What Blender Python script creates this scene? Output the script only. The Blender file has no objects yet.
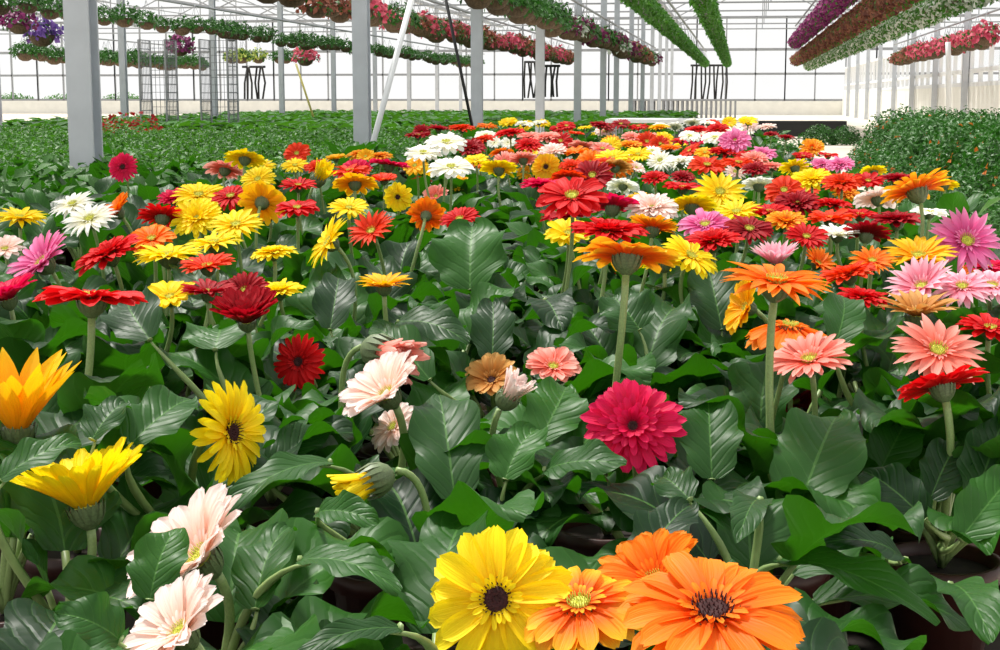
import bpy, math, random
from mathutils import Vector, Matrix, Quaternion
R = random.Random(7)
sc = bpy.context.scene
COL = sc.collection
PI = math.pi

# ------------------------------------------------------------------ camera
F = 1500.0
PITCH = math.atan((325 - 97) / F)
YAW = math.atan(240 * math.cos(PITCH) / F)
CAM = Vector((0, 0, .8))
cd = bpy.data.cameras.new('camera'); cam = bpy.data.objects.new('camera', cd); COL.objects.link(cam)
cd.sensor_width = 36; cd.lens = 36 * F / 1000; cd.clip_start = .05; cd.clip_end = 500
cam.location = CAM
cam.rotation_euler = (PI / 2 - PITCH, 0, YAW)
sc.camera = cam
FW = Vector((-math.sin(YAW) * math.cos(PITCH), math.cos(YAW) * math.cos(PITCH), -math.sin(PITCH)))
RT = Vector((math.cos(YAW), math.sin(YAW), 0))
UP = RT.cross(FW)
def ray(px, py): return FW + RT * ((px - 500) / F) - UP * ((py - 325) / F)
def at(px, py, t): return CAM + ray(px, py) * t
def proj(p):
    d = p - CAM; t = d.dot(FW)
    if t < .05: return None
    return 500 + F * d.dot(RT) / t, 325 - F * d.dot(UP) / t, t
def wx(px, Y): d = ray(px, 97); return d.x / d.y * Y        # world X of an image column at depth Y (far things)
def wz(py, Y, px=500): d = ray(px, py); return .8 + d.z / d.y * Y

# ------------------------------------------------------------------ helpers
def tag(o, label=None, cat=None, group=None, kind=None):
    if label: o['label'] = label
    if cat: o['category'] = cat
    if group: o['group'] = group
    if kind: o['kind'] = kind
    return o
def link(name, data, parent=None, loc=None):
    o = bpy.data.objects.new(name, data); COL.objects.link(o)
    if parent: o.parent = parent
    if loc is not None: o.location = loc
    return o
def empty(name, loc, label, cat, group=None):
    o = link(name, None, None, loc); o.empty_display_size = .05
    return tag(o, label, cat, group)
class MB:
    def __init__(s): s.v = []; s.f = []; s.uv = []; s.m = []; s.tone = []
    def add(s, vs, fs, uvs=None, m=0, tone=.5):
        n = len(s.v); s.v += [tuple(v) for v in vs]
        s.uv += uvs if uvs else [(0, 0)] * len(vs)
        s.tone += [tone] * len(vs)
        for f in fs: s.f.append(tuple(i + n for i in f)); s.m.append(m)
    def box(s, a, b, m=0):
        x0, y0, z0 = a; x1, y1, z1 = b
        s.add([(x0,y0,z0),(x1,y0,z0),(x1,y1,z0),(x0,y1,z0),(x0,y0,z1),(x1,y0,z1),(x1,y1,z1),(x0,y1,z1)],
              [(0,3,2,1),(4,5,6,7),(0,1,5,4),(1,2,6,5),(2,3,7,6),(3,0,4,7)], m=m)
    def tube(s, pts, r, n=6, m=0, cap=True, tone=.5):
        pts = [Vector(p) for p in pts]; rs = r if isinstance(r, (list, tuple)) else [r] * len(pts)
        vs = []; fs = []; uv = []
        t0 = (pts[1] - pts[0]).normalized()
        a = t0.orthogonal().normalized()
        for i, p in enumerate(pts):
            t = (pts[min(i + 1, len(pts) - 1)] - pts[max(i - 1, 0)]).normalized()
            a = (a - t * a.dot(t)).normalized(); b = t.cross(a)
            for k in range(n):
                w = 2 * PI * k / n
                vs.append(p + (a * math.cos(w) + b * math.sin(w)) * rs[i]); uv.append((k / n, i / (len(pts) - 1)))
        for i in range(len(pts) - 1):
            for k in range(n):
                fs.append((i*n+k, i*n+(k+1)%n, (i+1)*n+(k+1)%n, (i+1)*n+k))
        if cap:
            fs.append(tuple(range(n - 1, -1, -1))); fs.append(tuple((len(pts)-1)*n + k for k in range(n)))
        s.add(vs, fs, uv, m, tone)
    def lathe(s, prof, n=20, m=0, cap0=True, cap1=True):
        vs = []; fs = []
        for r, z in prof:
            for k in range(n): vs.append((r*math.cos(2*PI*k/n), r*math.sin(2*PI*k/n), z))
        for i in range(len(prof) - 1):
            for k in range(n): fs.append((i*n+k, i*n+(k+1)%n, (i+1)*n+(k+1)%n, (i+1)*n+k))
        if cap0: fs.append(tuple(range(n - 1, -1, -1)))
        if cap1: fs.append(tuple((len(prof)-1)*n + k for k in range(n)))
        s.add(vs, fs, m=m)
    def mesh(s, name, mats, smooth=True):
        me = bpy.data.meshes.new(name); me.from_pydata(s.v, [], s.f)
        ul = me.uv_layers.new(name='UVMap')
        li = [0] * len(me.loops); me.loops.foreach_get('vertex_index', li)
        flat = []
        for i in li: flat += s.uv[i]
        ul.data.foreach_set('uv', flat)
        at_ = me.attributes.new('tone', 'FLOAT', 'POINT'); at_.data.foreach_set('value', s.tone)
        me.polygons.foreach_set('material_index', s.m)
        me.polygons.foreach_set('use_smooth', [smooth] * len(s.f))
        for m in (mats if isinstance(mats, (list, tuple)) else [mats]): me.materials.append(m)
        me.update()
        return me
    def build(s, name, mats, parent=None, loc=None, smooth=False):
        return link(name, s.mesh(name, mats, smooth), parent, loc)

# ------------------------------------------------------------------ materials
def lin(c):
    f = lambda x: x / 12.92 if x <= .04045 else ((x + .055) / 1.055) ** 2.4
    return tuple(f(x / 255) for x in c) + (1,)
def newmat(name):
    m = bpy.data.materials.new(name); m.use_nodes = True
    nt = m.node_tree; nt.nodes.clear()
    out = nt.nodes.new('ShaderNodeOutputMaterial')
    return m, nt, out
def N(nt, t, **kw):
    n = nt.nodes.new(t)
    for k, v in kw.items():
        if k in n.inputs: n.inputs[k].default_value = v
        else: setattr(n, k, v)
    return n
def ramp(nt, stops, interp='LINEAR'):
    n = nt.nodes.new('ShaderNodeValToRGB'); n.color_ramp.interpolation = interp
    e = n.color_ramp.elements
    while len(e) < len(stops): e.new(.5)
    for q, (p, c) in zip(e, stops): q.position = p; q.color = c
    return n
def mth(nt, op, a, b=None):
    n = nt.nodes.new('ShaderNodeMath'); n.operation = op
    for i, x in enumerate((a, b)):
        if x is None: continue
        if isinstance(x, (int, float)): n.inputs[i].default_value = x
        else: nt.links.new(x, n.inputs[i])
    return n.outputs[0]
def simple(name, rgb, rough=.5, metal=0, noise=0, scale=20, spec=.5):
    m, nt, out = newmat(name)
    p = N(nt, 'ShaderNodeBsdfPrincipled', Roughness=rough, Metallic=metal)
    p.inputs['Specular IOR Level'].default_value = spec
    c = lin(rgb); p.inputs['Base Color'].default_value = c
    if noise:
        tc = N(nt, 'ShaderNodeTexCoord'); nz = N(nt, 'ShaderNodeTexNoise', Scale=scale, Detail=5)
        nt.links.new(tc.outputs['Object'], nz.inputs['Vector'])
        lo = tuple(x * (1 - noise) for x in c[:3]) + (1,); hi = tuple(min(1, x * (1 + noise)) for x in c[:3]) + (1,)
        rp = ramp(nt, [(.3, lo), (.7, hi)]); nt.links.new(nz.outputs['Fac'], rp.inputs[0])
        nt.links.new(rp.outputs[0], p.inputs['Base Color'])
    nt.links.new(p.outputs[0], out.inputs[0])
    return m
def petal_mat(name, base, mid, tip, trans=.32):
    m, nt, out = newmat(name)
    tc = N(nt, 'ShaderNodeUVMap'); sp = N(nt, 'ShaderNodeSeparateXYZ'); nt.links.new(tc.outputs[0], sp.inputs[0])
    rp = ramp(nt, [(.05, lin(base)), (.45, lin(mid)), (.97, lin(tip))]); nt.links.new(sp.outputs['Y'], rp.inputs[0])
    # fine lengthwise streaks and a tone of its own for every petal
    st = N(nt, 'ShaderNodeTexNoise', Scale=1.0, Detail=2)
    mp = N(nt, 'ShaderNodeMapping'); mp.inputs['Scale'].default_value = (9, .8, 1)
    nt.links.new(tc.outputs[0], mp.inputs[0]); nt.links.new(mp.outputs[0], st.inputs['Vector'])
    an = N(nt, 'ShaderNodeAttribute'); an.attribute_name = 'tone'
    hs = N(nt, 'ShaderNodeHueSaturation')
    v = mth(nt, 'ADD', mth(nt, 'MULTIPLY', st.outputs['Fac'], .22), mth(nt, 'MULTIPLY', an.outputs['Fac'], .22))
    nt.links.new(mth(nt, 'ADD', v, .80), hs.inputs['Value'])
    nt.links.new(rp.outputs[0], hs.inputs['Color'])
    p = N(nt, 'ShaderNodeBsdfPrincipled', Roughness=.55); p.inputs['Specular IOR Level'].default_value = .25
    t = N(nt, 'ShaderNodeBsdfTranslucent'); mx = N(nt, 'ShaderNodeMixShader'); mx.inputs[0].default_value = trans
    bp = N(nt, 'ShaderNodeBump', Strength=.25, Distance=.01); nt.links.new(st.outputs['Fac'], bp.inputs['Height'])
    nt.links.new(bp.outputs[0], p.inputs['Normal'])
    nt.links.new(hs.outputs[0], p.inputs['Base Color']); nt.links.new(hs.outputs[0], t.inputs[0])
    nt.links.new(p.outputs[0], mx.inputs[1]); nt.links.new(t.outputs[0], mx.inputs[2]); nt.links.new(mx.outputs[0], out.inputs[0])
    return m
PC = {
 'Y': petal_mat('petal_yellow', (252,205,6), (255,222,4), (255,232,22)),
 'G': petal_mat('petal_golden', (250,164,8), (254,188,10), (255,204,22)),
 'O': petal_mat('petal_orange', (244,92,14), (250,122,10), (253,146,22)),
 'Q': petal_mat('petal_orange_yellow_tips', (236,84,14), (244,112,16), (255,196,36)),
 'V': petal_mat('petal_vermilion', (208,34,6), (232,54,8), (242,72,20)),
 'R': petal_mat('petal_red', (176,4,10), (212,10,16), (226,22,26)),
 'C': petal_mat('petal_crimson', (120,2,14), (164,6,22), (184,14,34)),
 'M': petal_mat('petal_magenta', (184,0,52), (218,4,66), (232,24,92)),
 'P': petal_mat('petal_pink', (214,60,132), (234,100,164), (246,156,200)),
 'K': petal_mat('petal_light_pink', (240,124,146), (250,162,182), (255,212,222)),
 'L': petal_mat('petal_pale_pink', (255,212,184), (255,224,210), (255,238,234)),
 'S': petal_mat('petal_salmon', (240,112,84), (246,138,120), (252,182,168)),
 'W': petal_mat('petal_white', (250,246,200), (255,252,236), (255,255,250)),
 'B': petal_mat('petal_bronze', (176,96,30), (206,138,62), (228,178,104)),
}
CN = {'Y':'yellow','G':'golden','O':'orange','Q':'yellow-tipped orange','V':'vermilion','R':'red','C':'dark crimson','M':'magenta','P':'pink','K':'light pink','L':'pale blush','S':'salmon','W':'white','B':'bronze'}

def leaf_mat(name, dark, light, trans_c, tr=.22, rough=.46):
    m, nt, out = newmat(name)
    uv = N(nt, 'ShaderNodeUVMap'); sp = N(nt, 'ShaderNodeSeparateXYZ'); nt.links.new(uv.outputs[0], sp.inputs[0])
    au = mth(nt, 'ABSOLUTE', mth(nt, 'SUBTRACT', sp.outputs['X'], .5))      # 0 at midrib, .5 at margin
    mid = mth(nt, 'MULTIPLY', mth(nt, 'LESS_THAN', au, .016), .55)
    ph = mth(nt, 'SUBTRACT', mth(nt, 'MULTIPLY', sp.outputs['Y'], 8.0), mth(nt, 'MULTIPLY', au, 4.6))
    saw = mth(nt, 'FRACT', ph)
    dv = mth(nt, 'ABSOLUTE', mth(nt, 'SUBTRACT', saw, .5))
    vein = mth(nt, 'MULTIPLY', mth(nt, 'LESS_THAN', dv, .035), .16)
    vf = mth(nt, 'MAXIMUM', mid, vein)
    oi = N(nt, 'ShaderNodeObjectInfo'); an = N(nt, 'ShaderNodeAttribute'); an.attribute_name = 'tone'
    tc = N(nt, 'ShaderNodeTexCoord'); nz = N(nt, 'ShaderNodeTexNoise', Scale=14, Detail=4)
    nt.links.new(tc.outputs['Object'], nz.inputs['Vector'])
    f = mth(nt, 'FRACT', mth(nt, 'ADD', oi.outputs['Random'], an.outputs['Fac']))
    f = mth(nt, 'ADD', mth(nt, 'MULTIPLY', f, .7), mth(nt, 'MULTIPLY', nz.outputs['Fac'], .3))
    rp = ramp(nt, [(.1, lin(dark)), (.85, lin(light))]); nt.links.new(f, rp.inputs[0])
    mxc = N(nt, 'ShaderNodeMix'); mxc.data_type = 'RGBA'
    nt.links.new(vf, mxc.inputs[0]); nt.links.new(rp.outputs[0], mxc.inputs[6]); mxc.inputs[7].default_value = lin((92,142,66))
    # the underside is paler
    ge = N(nt, 'ShaderNodeNewGeometry'); mb = N(nt, 'ShaderNodeMix'); mb.data_type = 'RGBA'
    nt.links.new(mth(nt, 'MULTIPLY', ge.outputs['Backfacing'], .5), mb.inputs[0])
    nt.links.new(mxc.outputs[2], mb.inputs[6]); mb.inputs[7].default_value = lin((74,124,48))
    p = N(nt, 'ShaderNodeBsdfPrincipled', Roughness=rough); p.inputs['Specular IOR Level'].default_value = .32
    nt.links.new(mb.outputs[2], p.inputs['Base Color'])
    bp = N(nt, 'ShaderNodeBump', Strength=.42, Distance=.003)
    hh = mth(nt, 'ADD', mth(nt, 'MULTIPLY', mth(nt, 'MINIMUM', dv, .22), 2.0), mth(nt, 'MULTIPLY', nz.outputs['Fac'], .5))
    nt.links.new(hh, bp.inputs['Height']); nt.links.new(bp.outputs[0], p.inputs['Normal'])
    t = N(nt, 'ShaderNodeBsdfTranslucent'); t.inputs[0].default_value = lin(trans_c)
    mx = N(nt, 'ShaderNodeMixShader'); mx.inputs[0].default_value = tr
    nt.links.new(p.outputs[0], mx.inputs[1]); nt.links.new(t.outputs[0], mx.inputs[2]); nt.links.new(mx.outputs[0], out.inputs[0])
    return m
LEAF = leaf_mat('gerbera_leaf', (11,38,21), (46,98,26), (60,132,10), .26)
BUSH = leaf_mat('small_leaf', (24,66,18), (60,122,34), (90,160,30), .25, .4)
BUSHD = leaf_mat('small_leaf_dark', (20,56,24), (44,98,40), (60,130,30), .2, .33)
STEM = simple('flower_stem', (134,158,96), .45, noise=.15, scale=60)
CALYX = simple('calyx', (96,112,74), .5, noise=.3, scale=60)
DARKC = simple('disc_dark', (58,14,14), .8, noise=.5, scale=40)
GREENC = simple('disc_green', (196,196,70), .7, noise=.3, scale=40)
POT = simple('pot_plastic', (58,22,16), .5, noise=.15, scale=10)
SOIL = simple('potting_soil', (34,24,18), .95, noise=.4, scale=80)
STEEL = simple('galvanised_steel', (192,197,204), .45, .12, .08, 6)
DARKSTEEL = simple('grey_steel', (150,153,158), .5, .1)
WHITEP = simple('white_paint', (236,238,240), .5)
BLACK = simple('black_plastic', (16,16,18), .5)
KICK = simple('pale_panel', (244,243,236), .6, noise=.05, scale=3)
CONC = simple('concrete', (206,196,180), .8, noise=.12, scale=4)
BENCH = simple('bench_dark', (58,50,44), .7, noise=.2, scale=5)
COIR = simple('coir_liner', (92,76,58), .9, noise=.4, scale=40)
OUTG = simple('outside_ground', (214,216,200), .9, noise=.1, scale=.5)
CANE = simple('bamboo', (196,186,104), .5)
SOILM = simple('bed_soil', (40,30,22), .95, noise=.4, scale=30)
def flat_leafy(name, rgb, rgb2):
    m, nt, out = newmat(name)
    an = N(nt, 'ShaderNodeAttribute'); an.attribute_name = 'tone'
    rp = ramp(nt, [(0, lin(rgb)), (1, lin(rgb2))]); nt.links.new(an.outputs['Fac'], rp.inputs[0])
    p = N(nt, 'ShaderNodeBsdfPrincipled', Roughness=.6); t = N(nt, 'ShaderNodeBsdfTranslucent')
    p.inputs['Specular IOR Level'].default_value = .3
    mx = N(nt, 'ShaderNodeMixShader'); mx.inputs[0].default_value = .3
    nt.links.new(rp.outputs[0], p.inputs['Base Color']); nt.links.new(rp.outputs[0], t.inputs[0])
    nt.links.new(p.outputs[0], mx.inputs[1]); nt.links.new(t.outputs[0], mx.inputs[2]); nt.links.new(mx.outputs[0], out.inputs[0])
    return m
BLOOM = {'brown': flat_leafy('bloom_brown', (96,52,50), (156,104,80)), 'purple': flat_leafy('bloom_purple', (96,28,78), (156,62,122)), 'pink': flat_leafy('bloom_pink', (190,60,90), (226,110,130)),
 'rust': flat_leafy('bloom_rust', (120,66,50), (176,110,90)), 'red': flat_leafy('bloom_red', (150,20,24), (200,40,40)),
 'violet': flat_leafy('bloom_violet', (100,70,160), (150,110,190)), 'wine': flat_leafy('bloom_wine', (84,22,60), (140,50,100)),
 'lime': flat_leafy('bloom_lime', (150,170,70), (200,210,110)), 'orange': flat_leafy('bloom_orange', (190,90,30), (226,130,50)),
 'white': flat_leafy('bloom_white', (170,180,165), (220,224,214))}
def glass_mat():
    m, nt, out = newmat('greenhouse_glass')
    tr = N(nt, 'ShaderNodeBsdfTransparent'); tr.inputs[0].default_value = (1, 1, 1, 1)
    gl = N(nt, 'ShaderNodeBsdfGlossy', Roughness=.08); mx = N(nt, 'ShaderNodeMixShader'); mx.inputs[0].default_value = .02
    nt.links.new(tr.outputs[0], mx.inputs[1]); nt.links.new(gl.outputs[0], mx.inputs[2]); nt.links.new(mx.outputs[0], out.inputs[0])
    return m
GLASS = glass_mat()

# ------------------------------------------------------------------ flower meshes (unit diameter, +Z is the face)
def petal(mb, L, W, az, r0, z0, pitch, curl, shape, rnd, tw=0.0):
    NV, NU = 8, 4
    tone = rnd.random()
    ca, sa = math.cos(az), math.sin(az)
    r, z = r0, z0; vs = []; uv = []; a = pitch
    side = rnd.uniform(-.06, .06)
    for i in range(NV + 1):
        v = i / NV
        if i:
            a = pitch - curl * (v - .5 / NV) ** 1.3
            r += math.cos(a) * L / NV; z += math.sin(a) * L / NV
        if shape == 'p':
            pr = .3 + .7 * math.sin(PI / 2 * min(v / .5, 1)); k = max(0, (v - .5) / .5); pr *= max(.04, 1 - k ** 1.9)
        else:
            pr = .34 + .66 * math.sin(PI / 2 * min(v / .68, 1)); k = max(0, (v - .68) / .32); pr *= max(.16, (1 - k ** 3.0)) ** .6
        hw = W * .5 * pr
        for j in range(NU + 1):
            u = -1 + 2 * j / NU
            notch = -.035 * L if (i == NV and j % 2 == 0 and shape != 'p') else 0
            rr = r + notch; x = u * hw + side * v * v * L
            dz = hw * (.30 * u * u - (.10 if j % 2 else 0)) + tw * u * hw * v
            px = rr - math.sin(a) * dz; pz = z + math.cos(a) * dz
            vs.append((px * ca - x * sa, px * sa + x * ca, pz)); uv.append((j / NU, v))
    fs = []
    for i in range(NV):
        for j in range(NU):
            q = i * (NU + 1) + j; fs.append((q, q + 1, q + NU + 2, q + NU + 1))
    mb.add(vs, fs, uv, 0, tone)
FL = {}
def flower_mesh(var, cup, seed, col):
    key = (var, cup, seed)
    if key in FL: return FL[key]
    rnd = random.Random(hash(key) % 9999 if False else sum(map(ord, var)) * 31 + int(cup) * 7 + seed * 131)
    mb = MB(); c = math.radians(cup)
    n, W, sh = {'w': (15, .155, 'r'), 'n': (23, .088, 'r'), 'd': (20, .112, 'r'), 'p': (17, .10, 'p'), 'h': (12, .115, 'p')}[var]
    for ring in range(2):
        nn = n if ring == 0 else n - 1
        for k in range(nn):
            petal(mb, (.445 if ring == 0 else .41) * rnd.uniform(.9, 1.05), W * rnd.uniform(.88, 1.1), 2*PI*(k + .5*ring + rnd.uniform(-.16, .16))/nn, .05,
                  ring * .012, c + ring * .13 + rnd.uniform(-.09, .09), (.16 if cup >= 40 else .42) + rnd.uniform(-.12, .2), sh, rnd, rnd.uniform(-.35, .35))
    if var == 'd':
        for ring, (L, nn, da) in enumerate(((.30, 18, .3), (.22, 16, .5), (.15, 13, .75))):
            for k in range(nn):
                petal(mb, L * rnd.uniform(.85, 1.1), W * .62, 2*PI*(k + rnd.uniform(-.3, .3))/nn, .045, .022 + ring * .012, c + da + rnd.uniform(-.12, .12), .5, sh, rnd, rnd.uniform(-.3, .3))
    else:
        for k in range(22):
            petal(mb, .13 * rnd.uniform(.8, 1.2), .034, 2*PI*(k + rnd.uniform(-.3, .3))/22, .05, .022, c * .6 + .55 + rnd.uniform(-.2, .2), .5, sh, rnd)
    mx = sorted(math.hypot(v[0], v[1]) for v in mb.v)[int(len(mb.v) * .985)]
    s = .5 / mx
    mb.v = [(x * s, y * s, z * s) for x, y, z in mb.v]
    FL[key] = (mb.mesh('flower', PC[col]), s)
    return FL[key]
def centre_mesh(mat, r=.10):
    mb = MB(); rnd = random.Random(3)
    mb.lathe([(r, .0), (r * .98, .03), (r * .8, .045), (r * .5, .05), (r * .3, .042), (.004, .036)], 16, cap0=False)
    for ring, (rr, n, h) in enumerate(((.98, 22, .035), (.75, 18, .03), (.5, 12, .022), (.25, 7, .016))):
        for k in range(n):
            a = 2*PI*(k + rnd.random()*.5)/n; x, y = rr*r*math.cos(a), rr*r*math.sin(a)
            mb.tube([(x, y, .03), (x*1.12, y*1.12, .045 + h)], [.0075, .003], 4)
    return mb.mesh('flower_centre', mat, True)
CEN = {'k': centre_mesh(DARKC), 'g': centre_mesh(GREENC, .085)}
def calyx_mesh():
    mb = MB(); prof = [(.028, -.17), (.05, -.155), (.09, -.12), (.118, -.075), (.128, -.03), (.122, .004), (.05, .012)]
    mb.lathe(prof, 18)
    for ring in range(2):
        for k in range(14):
            a = 2*PI*(k + .5*ring)/14; ca, sa = math.cos(a), math.sin(a)
            r1 = .118 if ring else .125; pts = []
            for (r, z, w) in ((.098, -.115, .018), (r1 + .008, -.06, .022), (r1 + .022, -.005 + ring*.012, .015), (r1 + .034, .03 + ring*.016, .002)):
                for s in (-1, 1): pts.append((r*ca - s*w*sa, r*sa + s*w*ca, z))
            mb.add(pts, [(0,1,3,2), (2,3,5,4), (4,5,7,6)])
    return mb.mesh('calyx', CALYX, True)
CAL = calyx_mesh()
def bud_mesh(col):
    mb = MB(); rnd = random.Random(5)
    for ring in range(3):
        for k in range(14):
            petal(mb, .62 - ring*.05 + rnd.uniform(-.05, .05), .12, 2*PI*(k + .5*ring + rnd.uniform(-.2, .2))/14, .10 - ring*.03, 0, math.radians(80 + rnd.uniform(-7, 7)), -.1 + .35, 'r', rnd)
    return mb.mesh('flower_bud', PC[col])
def budcalyx_mesh():
    mb = MB(); mb.lathe([(.04, -.16), (.12, -.12), (.19, -.04), (.215, .06), (.20, .15), (.15, .16)], 18, cap1=False)
    for k in range(16):
        a = 2*PI*k/16; ca, sa = math.cos(a), math.sin(a); pts = []
        for (r, z, w) in ((.2, .0, .03), (.228, .09, .035), (.215, .2, .02), (.2, .30, .003)):
            for s in (-1, 1): pts.append((r*ca - s*w*sa, r*sa + s*w*ca, z))
        mb.add(pts, [(0,1,3,2), (2,3,5,4), (4,5,7,6)])
    return mb.mesh('calyx', CALYX)
BCAL = budcalyx_mesh()

# ------------------------------------------------------------------ leaves
def leaf_into(mb, L, W, pet, a0, a1, a2, fold, wave, lobe, rnd, NV=16, NU=8, xf=None, tone=.5, droop_tip=.0):
    """grows from the origin towards +Y: a petiole of length pet that turns from angle a0 to a1, then a blade that bends to a2"""
    y = z = 0.0; pts = [(0, 0)]; n1 = 5
    for i in range(n1):
        a = a0 + (a1 - a0) * (i + .5) / n1
        y += math.cos(a) * pet / n1; z += math.sin(a) * pet / n1; pts.append((y, z))
    tv = [(0, p[0], p[1]) for p in pts]
    X = xf or (lambda p: p)
    vs = []; uv = []
    ph = [rnd.uniform(0, 6.3) for _ in range(4)]
    side = rnd.uniform(-.12, .12)
    for i in range(NV + 1):
        v = i / NV; a = a1 + (a2 - a1) * v ** 1.25
        if i: y += math.cos(a) * L / NV; z += math.sin(a) * L / NV
        pr = max(.02, math.sin(PI * min(.998, .03 + .97 * v) ** .86)) ** .56
        for j in range(NU + 1):
            u = -1 + 2 * j / NU; s = 0 if u < 0 else 1; au = abs(u)
            hw = W * .5 * pr * (1 + lobe * math.sin(2*PI*(3.6*v) + ph[s]) * (1.25 - v))
            cor = .015 * W * math.cos(2*PI*(8*v - 2.3*au)) * min(1, 4*au*(1-au)) * min(1, 4*v*(1-v)+.2)
            lift = au * hw * math.sin(fold) + wave * W * math.sin(2*PI*2.1*v + ph[2+s]) * au * au * min(1, 3*v) + cor
            lx = u * hw * math.cos(fold) + side * L * v * v
            vs.append(X((lx, y - math.sin(a) * lift, z + math.cos(a) * lift))); uv.append((j / NU, v))
    fs = []
    for i in range(NV):
        for j in range(NU):
            q = i * (NU + 1) + j; fs.append((q, q + 1, q + NU + 2, q + NU + 1))
    mb.add(vs, fs, uv, 0, tone)
    mid = [X((side * L * (i/NV)**2, 0, 0)) for i in range(1)]
    mb.tube([X(p) for p in tv], [.0042] * 3 + [.0036] * (len(tv) - 3), 6, 1, tone=tone)
rl = random.Random(21)
D_ = math.radians
LV = []
for i in range(12):
    mb = MB(); kind = i % 3
    if kind == 0: a0, a1, a2 = D_(82), D_(74), D_(rl.uniform(10, 40))
    elif kind == 1: a0, a1, a2 = D_(76), D_(56), D_(rl.uniform(-35, 0))
    else: a0, a1, a2 = D_(68), D_(36), D_(rl.uniform(-60, -25))
    leaf_into(mb, rl.uniform(.13, .175), rl.uniform(.074, .105), rl.uniform(.07, .12), a0, a1, a2, D_(rl.uniform(8, 26)), rl.uniform(.08, .17), rl.uniform(.06, .19), rl, 20, 12, tone=0)
    LV.append(mb.mesh('leaf', [LEAF, STEM]))
FOL = []
for i in range(7):
    mb = MB(); n = 13
    for k in range(n):
        kk = k % 3; az = k * 2.4 + rl.uniform(-.3, .3)
        a0, a1, a2 = ((82, 74, 25), (76, 56, -20), (68, 36, -45))[kk]
        m = Matrix.Rotation(az, 3, 'Z'); s = rl.uniform(.85, 1.12)
        leaf_into(mb, .17 * s, rl.uniform(.075, .105) * s, rl.uniform(.06, .13), D_(a0), D_(a1 + rl.uniform(-8, 8)), D_(a2 + rl.uniform(-15, 15)), D_(rl.uniform(8, 24)), .08, .05, rl, 9, 6,
                  xf=lambda p, m=m: tuple(m @ Vector(p)), tone=rl.random())
    FOL.append(mb.mesh('foliage', [LEAF, STEM]))
def pot_mesh(r=.062, h=.15):
    mb = MB(); mb.lathe([(r*.72, 0), (r*.95, h*.86), (r*1.06, h*.87), (r*1.07, h), (r*.96, h), (r*.93, h*.9)], 20, cap1=False)
    n = len(mb.v); mb.lathe([(r*.93, h*.9), (.002, h*.92)], 20, 1, False, False)
    return mb.mesh('pot', [POT, SOIL], True)
POTM = pot_mesh()
BZ = .14; CROWN = BZ + .14

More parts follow.
